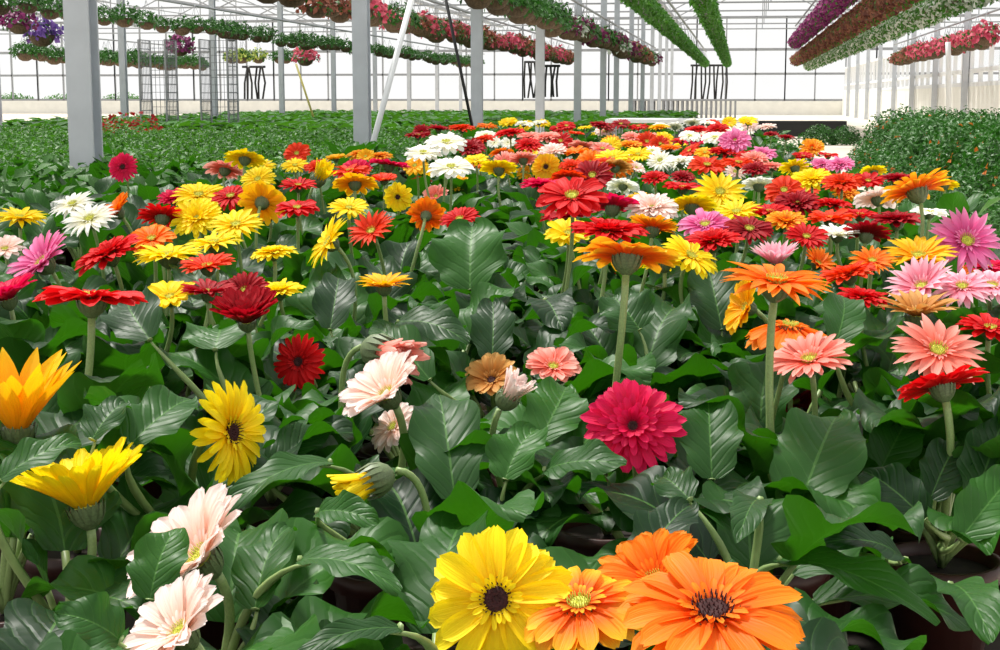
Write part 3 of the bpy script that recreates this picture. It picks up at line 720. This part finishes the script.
while Y < 17:
    stp = .36 + .012 * Y; X = -2.45
    while X > -.50 * Y - .3:
        if n < 290:
            bush(X + rb.uniform(-.07, .07), Y + rb.uniform(-.07, .07), NBUSH if Y < 7 else LBUSH, 'broad-leaved green plant in the nearer rows of the left bed' if Y < 7 else 'bushy green pot plant in the flowerless bed on the left', 'nearer plants of the left bed' if Y < 7 else 'green plants of the left bed', .72 if Y < 7 else .66); n += 1
        X -= stp
    Y += stp
Y = 7.0
while Y < 16:
    X = 1.52; bush(1.3 + rb.uniform(-.05, .05), Y + .2, RBUSH, 'low bushy plant at the floor edge between aisle and right bed', 'aisle edge plants of the right bed', .72, 0, False)
    while X < .18 * Y + .35:
        bush(X + rb.uniform(-.06, .06), Y + rb.uniform(-.06, .06), RBUSH, 'bushy small-leaved green plant in the bed right of the aisle', 'green plants of the right bed', .74 if Y < 9 else .8)
        X += .40
    Y += .40
bush(wx(786, 9.0), 9.0, RBUSH[:3], 'round dark green bushy plant at the aisle edge of the flower bed', None, .72)
for k, (px, lab) in enumerate(((822, 'low dark bush at the end of the aisle, left one'), (846, 'low dark bush at the end of the aisle, right one'))):
    bush(wx(px, 26), 26, [cloud(.42, .5, 2200, .075, [BUSHD], seed=55)], lab, None, .6, 0, False)
REDB = [cloud(.3, .4, 260, .08, [BUSH, BLOOM['red']], frac=.5, seed=77)]
for px, lab in ((98, 'left'), (118, 'middle'), (142, 'right')):
    bush(wx(px, 19.8), 19.8, REDB, f'red-flowered bushy plant far behind the left bed, {lab} one of three', None, 1.0, .06)
mb = MB(); mb.box((-2.28, .62, 0), (.42, 13.3, BZ - .001)); o = mb.build('growing_bench', BENCH); tag(o, 'low grey bench slab carrying the gerbera pots', 'bench')
mb = MB(); mb.box((-10.5, 4.2, 0), (-2.32, 17.6, BZ - .001)); o = mb.build('growing_bench', BENCH); tag(o, 'low grey bench slab under the green plants on the left', 'bench')
mb = MB(); mb.box((1.5, 6.9, 0), (4.3, 16.2, BZ - .001)); o = mb.build('growing_bench', BENCH); tag(o, 'low grey bench slab under the green plants right of the aisle', 'bench')
# far seedling bed: nobody could count it
rs = random.Random(8); mb = MB()
for k in range(9000):
    x = rs.uniform(-13, -1.2); y = rs.uniform(22, 44); z = .05 + rs.uniform(.1, .34); l = rs.uniform(.12, .22); a = rs.uniform(0, 6.28)
    c, s_ = math.cos(a)*l, math.sin(a)*l
    mb.add([(x - c, y - s_, z), (x + s_*.5, y - c*.5, z + .05), (x + c, y + s_, z + rs.uniform(-.03, .08)), (x - s_*.5, y + c*.5, z + .05)], [(0, 1, 2, 3)], [(.5, 0), (1, .5), (.5, 1), (0, .5)], 0, rs.random())
tag(mb.build('seedlings', [BUSH], smooth=True), 'far bed of low green seedlings beyond the flowers', 'seedlings', kind='stuff')
mb = MB(); mb.box((-13.2, 21.8, 0), (-1, 44.2, .12)); tag(mb.build('growing_bed', SOILM), 'low soil bed under the far seedlings', 'bed')
# table with a pale top at the end of the gerberas, dark trough by the aisle
e = empty('potting_table', (wx(690, 17), 17, 0), 'pale topped table just beyond the gerberas', 'table')
mb = MB(); mb.box((-.9, -.5, .52), (.75, .5, .56)); mb.build('tabletop', WHITEP, e)
for sx in (-.8, .65):
    for sy in (-.42, .42): mb = MB(); mb.box((sx - .025, sy - .025, 0), (sx + .025, sy + .025, .52)); mb.build('leg', DARKSTEEL, e)
e = empty('planting_trough', (wx(802, 30), 30, 0), 'long dark trough across the end of the aisle', 'trough')
mb = MB(); mb.box((-.95, -.25, .04), (.85, .25, .34)); mb.build('trough_body', BLACK, e)
for sx in (-.8, .7): mb = MB(); mb.box((sx - .05, -.2, 0), (sx + .05, .2, .04)); mb.build('foot', DARKSTEEL, e)

# ------------------------------------------------------------------ the greenhouse shell
FY = 70.0
def struct(o, name=None): return tag(o, kind='structure')
mb = MB(); mb.box((-40, -6, -.1), (22, FY + .1, 0)); struct(mb.build('floor', CONC))
mb = MB(); mb.box((-160, -80, -.16), (160, 260, -.11)); struct(mb.build('ground', OUTG))
mb = MB(); mb.box((-38, FY - .06, 0), (18, FY + .06, .62)); struct(mb.build('wall_back', KICK))
mb = MB(); mb.box((-38.06, -5, 0), (-37.94, FY, .62)); struct(mb.build('wall_left', KICK))
wn = 1
x = -38.0
while x < 17.9:
    x1 = x + 4.0
    mb = MB()
    for k in range(4): xx = x + k * 1.3333; mb.box((xx - .03, FY - .05, .62), (xx + .03, FY + .05, 4.4))
    for z, hh in ((.66, .05), (1.84, .05), (2.93, .06), (4.36, .06)): mb.box((x, FY - .05, z - hh), (x1, FY + .05, z + hh))
    w = struct(mb.build(f'window_{wn}', DARKSTEEL)); wn += 1
    mb = MB(); mb.box((x, FY + .0, .7), (x1, FY + .006, 4.3)); mb.build('pane', GLASS, w)
    x = x1
ROWS = [-35.6, -27.4, -19.2, -11.0, -2.8, 4.6, 12.8]
EAVE, RIDGE = 4.1, 6.0
bays = [6.4 + 4.78 * k for k in range(-2, 14)]
tn = 1
for i in range(len(ROWS) - 1):
    a, b = ROWS[i], ROWS[i + 1]; c = (a + b) / 2
    mb = MB(); mb.add([(a, -6, EAVE), (c, -6, RIDGE), (b, -6, EAVE), (a, FY, EAVE), (c, FY, RIDGE), (b, FY, EAVE)], [(0, 1, 4, 3), (1, 2, 5, 4)])
    o = struct(mb.build('ceiling' if i == 0 else f'ceiling_{i+1}', GLASS))
    mb = MB()                                       # purlins, ridge and glazing bars of this span
    for f in (.33, .67):
        for (p, q) in ((a, c), (b, c)): xx = p + (q - p) * f; zz = EAVE + (RIDGE - EAVE) * f - .05; mb.box((xx - .02, -6, zz - .02), (xx + .02, FY, zz + .02))
    mb.box((c - .05, -6, RIDGE - .1), (c + .05, FY, RIDGE)); mb.box((a - .08, -6, EAVE - .12), (a + .08, FY, EAVE - .02))
    struct(mb.build(f'trim_{tn}', DARKSTEEL)); tn += 1
    mb = MB(); d = .05
    mb.box((a, -d, EAVE - .34), (b, d, EAVE - .29))
    for (p, q) in ((a, c), (b, c)): mb.tube([(p, 0, EAVE - .1), (q, 0, RIDGE - .1)], .03, 4)
    mb.tube([(c, 0, EAVE - .3), (c, 0, RIDGE - .1)], .025, 4)
    bm_ = mb.mesh('roof_beam', DARKSTEEL, False)
    for y in bays:
        if y < 14: continue
        o = link('roof_beam', bm_, None, (0, y, 0)); struct(o)
# right-hand partition: panelled below, glazed band above, posts between
PX = 4.6
mb = MB(); mb.box((PX - .04, 27, 0), (PX + .04, FY - .1, 1.05)); struct(mb.build('wall_right', KICK))
y = 27.0
while y < FY - 2:
    y1 = min(y + 4.78, FY - .1); mb = MB()
    for k in range(4): yy = y + (y1 - y) * k / 4; mb.box((PX - .04, yy - .03, 1.05), (PX + .04, yy + .03, 2.1))
    for z in (1.05, 1.32, 2.06): mb.box((PX - .05, y, z - .04), (PX + .05, y1, z + .04))
    w = struct(mb.build(f'window_{wn}', WHITEP)); wn += 1
    mb = MB(); mb.box((PX - .003, y, 1.08), (PX + .003, y1, 2.04)); mb.build('pane', GLASS, w)
    y = y1
# steel posts
def post_mesh(w, h, m=STEEL):
    mb = MB(); t = .012
    mb.box((-w/2, -w*.45, 0), (w/2, -w*.45 + t, h)); mb.box((-w/2, w*.45 - t, 0), (w/2, w*.45, h)); mb.box((-w*.16, -w*.45 + t, 0), (w*.16, w*.45 - t, h))
    mb.box((-w*.8, -w*.8, 0), (w*.8, w*.8, .015))
    return mb.mesh('steel_post', m, False)
PM = post_mesh(.115, EAVE)
PM0 = post_mesh(.118, EAVE)
row = [6.55] + [6.4 + 4.72 * k for k in range(1, 13)]
for k, y in enumerate(row):
    o = link('steel_post', PM0 if k == 0 else PM, None, (wx((84, 362, 477, 540, 577.5, 603)[k], y) if k < 6 else -2.8, y, 0))
    tag(o, 'thick grey steel post, nearest of all, in the green plants at left' if k == 0 else f'grey steel post, {ORD[k]} nearest in the row running down the middle', 'post', 'posts of the middle row')
for k in range(10):
    o = link('steel_post', PM, None, (-11.0, 21.26 + 4.78 * k, 0))
    tag(o, f'thin grey post of the row far left, {ORD[k]} from the left', 'post', 'posts of the left row')
for k in range(9):
    o = link('steel_post', PM, None, (PX - .12, 27.0 + 4.78 * k, 0))
    tag(o, f'grey steel post along the right partition, {ORD[k]} from the right', 'post', 'posts of the right partition')
mb = MB(); p = [at(415, -14, 11.2), at(376, 132, 11.0)]; p = [Vector(v) for v in p]; dn = (p[1] - p[0]); dn = p[1] + dn * (p[1].z / -dn.z)
dn.z = 0
mb.tube([p[0], dn], .022, 10); tag(mb.build('leaning_pole', WHITEP, smooth=True), 'white pole leaning left beside the second grey post', 'pole')
mb = MB(); a_, b_ = at(443, -14, 15), at(473, 130, 15.2); d_ = b_ - a_; c_ = b_ + d_ * (b_.z / -d_.z)
mb.tube([a_, c_], .016, 8); tag(mb.build('leaning_pole', BLACK, smooth=True), 'thin black pole leaning right, left of the third grey post', 'pole')
mb = MB(); a_, b_ = at(296, 64, 30), at(315, 122, 30); d_ = b_ - a_; c_ = b_ + d_ * (b_.z / -d_.z)
mb.tube([a_, c_], .022, 8); tag(mb.build('leaning_pole', CANE, smooth=True), 'yellowish cane leaning under a pink hanging basket at left', 'pole')
mb = MB(); a_ = at(948, 42, 27.5); mb.tube([(a_.x, a_.y, a_.z), (a_.x + .02, a_.y, a_.z - .3), (a_.x + .1, a_.y, .0)], .05, 10)
tag(mb.build('drain_pipe', WHITEP, smooth=True), 'white down pipe standing before the right partition', 'pipe')

# ------------------------------------------------------------------ hanging baskets and troughs
def bowl_mesh():
    mb = MB(); mb.lathe([(.05, -.14), (.11, -.11), (.15, -.05), (.165, 0), (.15, 0), (.1, -.08)], 14, cap1=False); return mb.mesh('bowl', COIR, True)
BOWL = bowl_mesh()
mb = MB()
for k in range(3): a = 2*PI*k/3; mb.tube([(.16*math.cos(a), .16*math.sin(a), 0), (0, 0, .42)], .004, 4)
HANG = mb.mesh('hanger', DARKSTEEL, True)
BK = {}
for nm, fr in (('green', 0), ('purple', .75), ('pink', .7), ('rust', .7), ('violet', .8), ('wine', .6), ('lime', .5), ('white', .4)):
    BK[nm] = [cloud(.23, .24, 240, .085, [BUSHD, BLOOM.get(nm, BLOOM['pink'])], frac=fr, seed=40 + s, base=-.05) for s in range(2)]
nb = {}
def basket(x, y, z, c, rowlab, s=1.0, ztop=None):
    k = nb.setdefault(rowlab, [0]); k[0] += 1
    e = empty('hanging_basket', (x, y, z), f'{c} hanging basket, {nth(k[0])} from the near end of the {rowlab}', 'hanging basket', f'baskets of the {rowlab}'); e.scale = (s, s, s)
    link('bowl', BOWL, e); f = link('foliage', rb.choice(BK[c]), e); f.rotation_euler.z = rb.uniform(0, 6.28); f.scale.z = rb.uniform(.9, 1.2); link('hanger', HANG, e)
def rail(x, y0, y1, z, lab):
    mb = MB(); mb.tube([(x, y0, z), (x, y1, z)], .02, 6); tag(mb.build('hanging_rail', DARKSTEEL), lab, 'rail')
def brow(X, h, y0, y1, dy, pick, lab, s=1.0):
    y = y0
    while y < y1:
        basket(X + rb.uniform(-.08, .08), y, .8 + h + rb.uniform(-.05, .05), pick(y), lab, s * rb.uniform(.85, 1.15)); y += dy * rb.uniform(.9, 1.1)
    rail(X, y0 - 6, y1 + 1, .8 + h + .44 * s, f'steel rail carrying the {lab}')
brow(-8.45, 1.06, 16.5, 49, .62, lambda y: 'green', 'upper left row', .8)
brow(-11.9, 1.07, 24.6, 26, 9, lambda y: 'violet', 'sparse far left row', 1.25)
basket(-11.8, 31, 1.83, 'purple', 'sparse far left row', 1.2); basket(-11.8, 40.4, 1.85, 'pink', 'sparse far left row', 1.5)
basket(-11.6, 23.3, 1.98, 'purple', 'sparse far left row', 1.2)
brow(-17.8, 1.06, 36, 49, .55, lambda y: 'green', 'lower left row', 1.25)
for px, c in ((233, 'lime'), (241, 'lime'), (249, 'lime'), (260, 'lime'), (278, 'green'), (283, 'green')): basket(wx(px, 45), 45 + rb.uniform(-.5, .5), wz(57, 45), c, 'short row behind the trolleys', 1.2)
brow(-4.85, 1.06, 17.2, 44, .6, lambda y: rb.choice(('pink', 'rust', 'rust', 'pink', 'green')) if y < 34 else rb.choice(('rust', 'pink')), 'pink and rust row', 1.0)
basket(-4.95, 15.6, 1.93, 'violet', 'pink and rust row', 1.1); basket(-4.9, 16.3, 1.93, 'rust', 'pink and rust row', 1.1)
brow(-2.55, 1.02, 15.2, 45, .62, lambda y: 'green' if y < 22 else rb.choice(('wine', 'green', 'wine', 'rust', 'white')), 'dark row along the posts', 1.0)
def roll(c, fr, seed, rad=.15, hgt=.13): return [cloud(rad, hgt, 1100, .06, [BUSH if c != 'wine' else BUSHD, BLOOM.get(c, BLOOM['pink'])], frac=fr, seed=seed + s, cyl=1.0) for s in range(2)]
TR = {'green': roll('green', 0, 60, .11, .10), 'purple': roll('purple', .85, 62, .16, .13), 'wine': roll('brown', .8, 64, .17, .14), 'white': roll('white', .3, 68, .15, .13)}
mb = MB(); vs = []
prof = [(math.cos(a) * .085, math.sin(a) * .085 - .02) for a in [PI + PI * k / 8 for k in range(9)]]
pr2 = prof + [(x_ * .88, z_ * .88) for x_, z_ in reversed(prof)]
npf = len(pr2)
mb.add([(x_, -1, z_) for x_, z_ in pr2] + [(x_, 1, z_) for x_, z_ in pr2], [(k, (k+1) % npf, npf + (k+1) % npf, npf + k) for k in range(npf)] + [tuple(range(npf - 1, -1, -1)), tuple(npf + k for k in range(npf))])
TROUGH = mb.mesh('trough', BLACK, False)
TROUGHB = TROUGH.copy(); TROUGHB.materials.clear(); TROUGHB.materials.append(COIR)
mb = MB()
mb.tube([(-.1, 0, 0), (0, 0, .4), (.1, 0, 0)], .005, 4); TH = mb.mesh('hanger', DARKSTEEL, False)
def trow(X, h, y0, y1, c, lab, s=1.0, t=TROUGH):
    ys = []; y = y0
    while y < y1: ys.append(y); y += 1.98
    for k, y in enumerate(ys):
        e = empty('hanging_trough', (X, y, .8 + h), f'hanging trough, {nth(k + 1)} from the near end of the {lab}', 'hanging planter', f'troughs of the {lab}'); e.scale = (s, 1, s)
        link('trough', t, e); f = link('foliage', TR[c][k % 2], e); f.rotation_euler.z = PI * (k % 2); link('hanger', TH, e, (0, -.8, 0)); link('hanger', TH, e, (0, .8, 0))
    rail(X, y0 - 2, y1 + 1, .8 + h + .4 * s, f'steel rail carrying the {lab}')
trow(-1.13, 1.07, 15.0, 49.5, 'green', 'left of the two central green rows', 1.0)
trow(-.43, 1.07, 15.0, 49.5, 'green', 'right of the two central green rows', 1.0)
trow(1.40, 1.42, 18, 40, 'purple', 'purple row at upper right', 1.08, TROUGHB)
trow(1.72, 1.14, 16, 49, 'wine', 'brownish row under the purple one', 1.08, TROUGHB)
trow(2.14, 1.0, 15, 49, 'white', 'grey green row at right', 1.08, TROUGHB)
brow(4.15, .98, 27, 42, .55, lambda y: 'pink' if y < 37 else 'rust', 'short pink row at right', 1.0)

# ------------------------------------------------------------------ wire trolleys, hoses, slatted bench, hedge
MESHW = simple('mesh_wire', (110,114,120), .5, .3)
def trolley(px0, px1, Y, lab):
    x0, x1 = wx(px0, Y), wx(px1, Y); w = x1 - x0; H = wz(38, Y)
    e = empty('wire_trolley', ((x0 + x1) / 2, Y, 0), lab, 'trolley')
    for sx in (-w/2, w/2):
        for sy in (-.25, .25): mb = MB(); mb.tube([(sx, sy, .14), (sx, sy, H)], .016, 6); mb.build('upright', DARKSTEEL, e)
    for sx in (-w/2, w/2):
        mb = MB()
        for k in range(1, 12): z = .15 + (H - .15) * k / 11; mb.tube([(sx, -.25, z), (sx, .25, z)], .008, 4)
        for k in range(1, 8): mb.tube([(sx, -.25 + k / 16, .15), (sx, -.25 + k / 16, H)], .005, 4)
        mb.build('mesh_panel', MESHW, e)
    mb = MB()
    for k in range(1, 14): z = .15 + (H - .15) * k / 13; mb.tube([(-w/2, .25, z), (w/2, .25, z)], .005, 4)
    for k in range(1, 6): mb.tube([(-w/2 + w*k/6, .25, .15), (-w/2 + w*k/6, .25, H)], .005, 4)
    mb.build('mesh_panel', MESHW, e)
    mb = MB(); mb.box((-w/2, -.25, .12), (w/2, .25, .15)); mb.build('deck', DARKSTEEL, e)
    for sx in (-w/2 + .05, w/2 - .05):
        for sy in (-.2, .2):
            mb = MB(); mb.tube([(sx - .015, sy, .06), (sx + .015, sy, .06)], .06, 14); mb.build('wheel', BLACK, e)
trolley(146, 172, 24, 'wire mesh trolley behind the nearest post, left one of two')
trolley(206, 233, 24, 'wire mesh trolley behind the nearest post, right one of two')
def hoses(px0, px1, n, Y, y0, y1, lab):
    mb = MB(); rr = random.Random(int(px0))
    for k in range(n):
        x = wx(px0 + (px1 - px0) * (k + .5) / n, Y); z0, z1 = wz(y0, Y), wz(y1, Y)
        mb.tube([(x, Y + rr.uniform(-.3, .3), z0), (x + rr.uniform(-.05, .05), Y, (z0 + z1) / 2), (x + rr.uniform(-.07, .07), Y, z1)], .03, 5)
    mb.tube([(wx(px0, Y), Y, wz(y0, Y)), (wx(px1, Y), Y, wz(y0, Y))], .035, 5)
    tag(mb.build('hanging_hoses', BLACK), lab, 'hoses')
hoses(243, 266, 6, 42, 66, 99, 'bunch of black hoses hanging between left row posts')
hoses(524, 540, 5, 46, 62, 98, 'bunch of hanging hoses left of the fourth grey post')
hoses(544, 560, 4, 40, 66, 97, 'bunch of black hoses hanging right of the fourth grey post')
hoses(690, 728, 9, 50, 66, 99, 'black hoses hanging under the ends of the central green rows')
Y = 55; e = empty('slatted_bench', (wx(685, Y), Y, 0), 'grey bench on many thin legs by the far glass wall', 'bench')
mb = MB(); mb.box((-1.85, -.5, .66), (1.85, .5, .72)); mb.build('bench_top', DARKSTEEL, e)
for k in range(22): mb = MB(); xx = -1.8 + 3.6 * k / 21; mb.box((xx - .035, -.45, 0), (xx + .035, .45, .66)); mb.build('leg', DARKSTEEL, e)
for k in range(3):
    e = cloud(1.42, 1.0, 1500, .22, [BUSH], seed=90 + k); o = link('hedge', e, None, (-39.5 + 3.3 * k, 78, -.11)); tag(o, f'green hedge outside beyond the glass at far left, {("left", "middle", "right")[k]} piece', 'hedge')

# ------------------------------------------------------------------ light
w = bpy.data.worlds.new('world'); sc.world = w; w.use_nodes = True
bg = w.node_tree.nodes['Background']; bg.inputs[0].default_value = (1, 1, .99, 1); bg.inputs[1].default_value = .86
sd = bpy.data.lights.new('sun', 'SUN'); sd.energy = 4.5; sd.angle = math.radians(8); sd.color = (1, .97, .9)
so = bpy.data.objects.new('sun', sd); COL.objects.link(so)
so.rotation_euler = Vector((.42, -.35, -1)).to_track_quat('-Z', 'Y').to_euler()
sc.view_settings.view_transform = 'Standard'; sc.view_settings.look = 'None'; sc.view_settings.gamma = 1; sc.view_settings.exposure = .25; sc.view_settings.use_curve_mapping = False
sc.cycles.max_bounces = 8; sc.cycles.transparent_max_bounces = 16
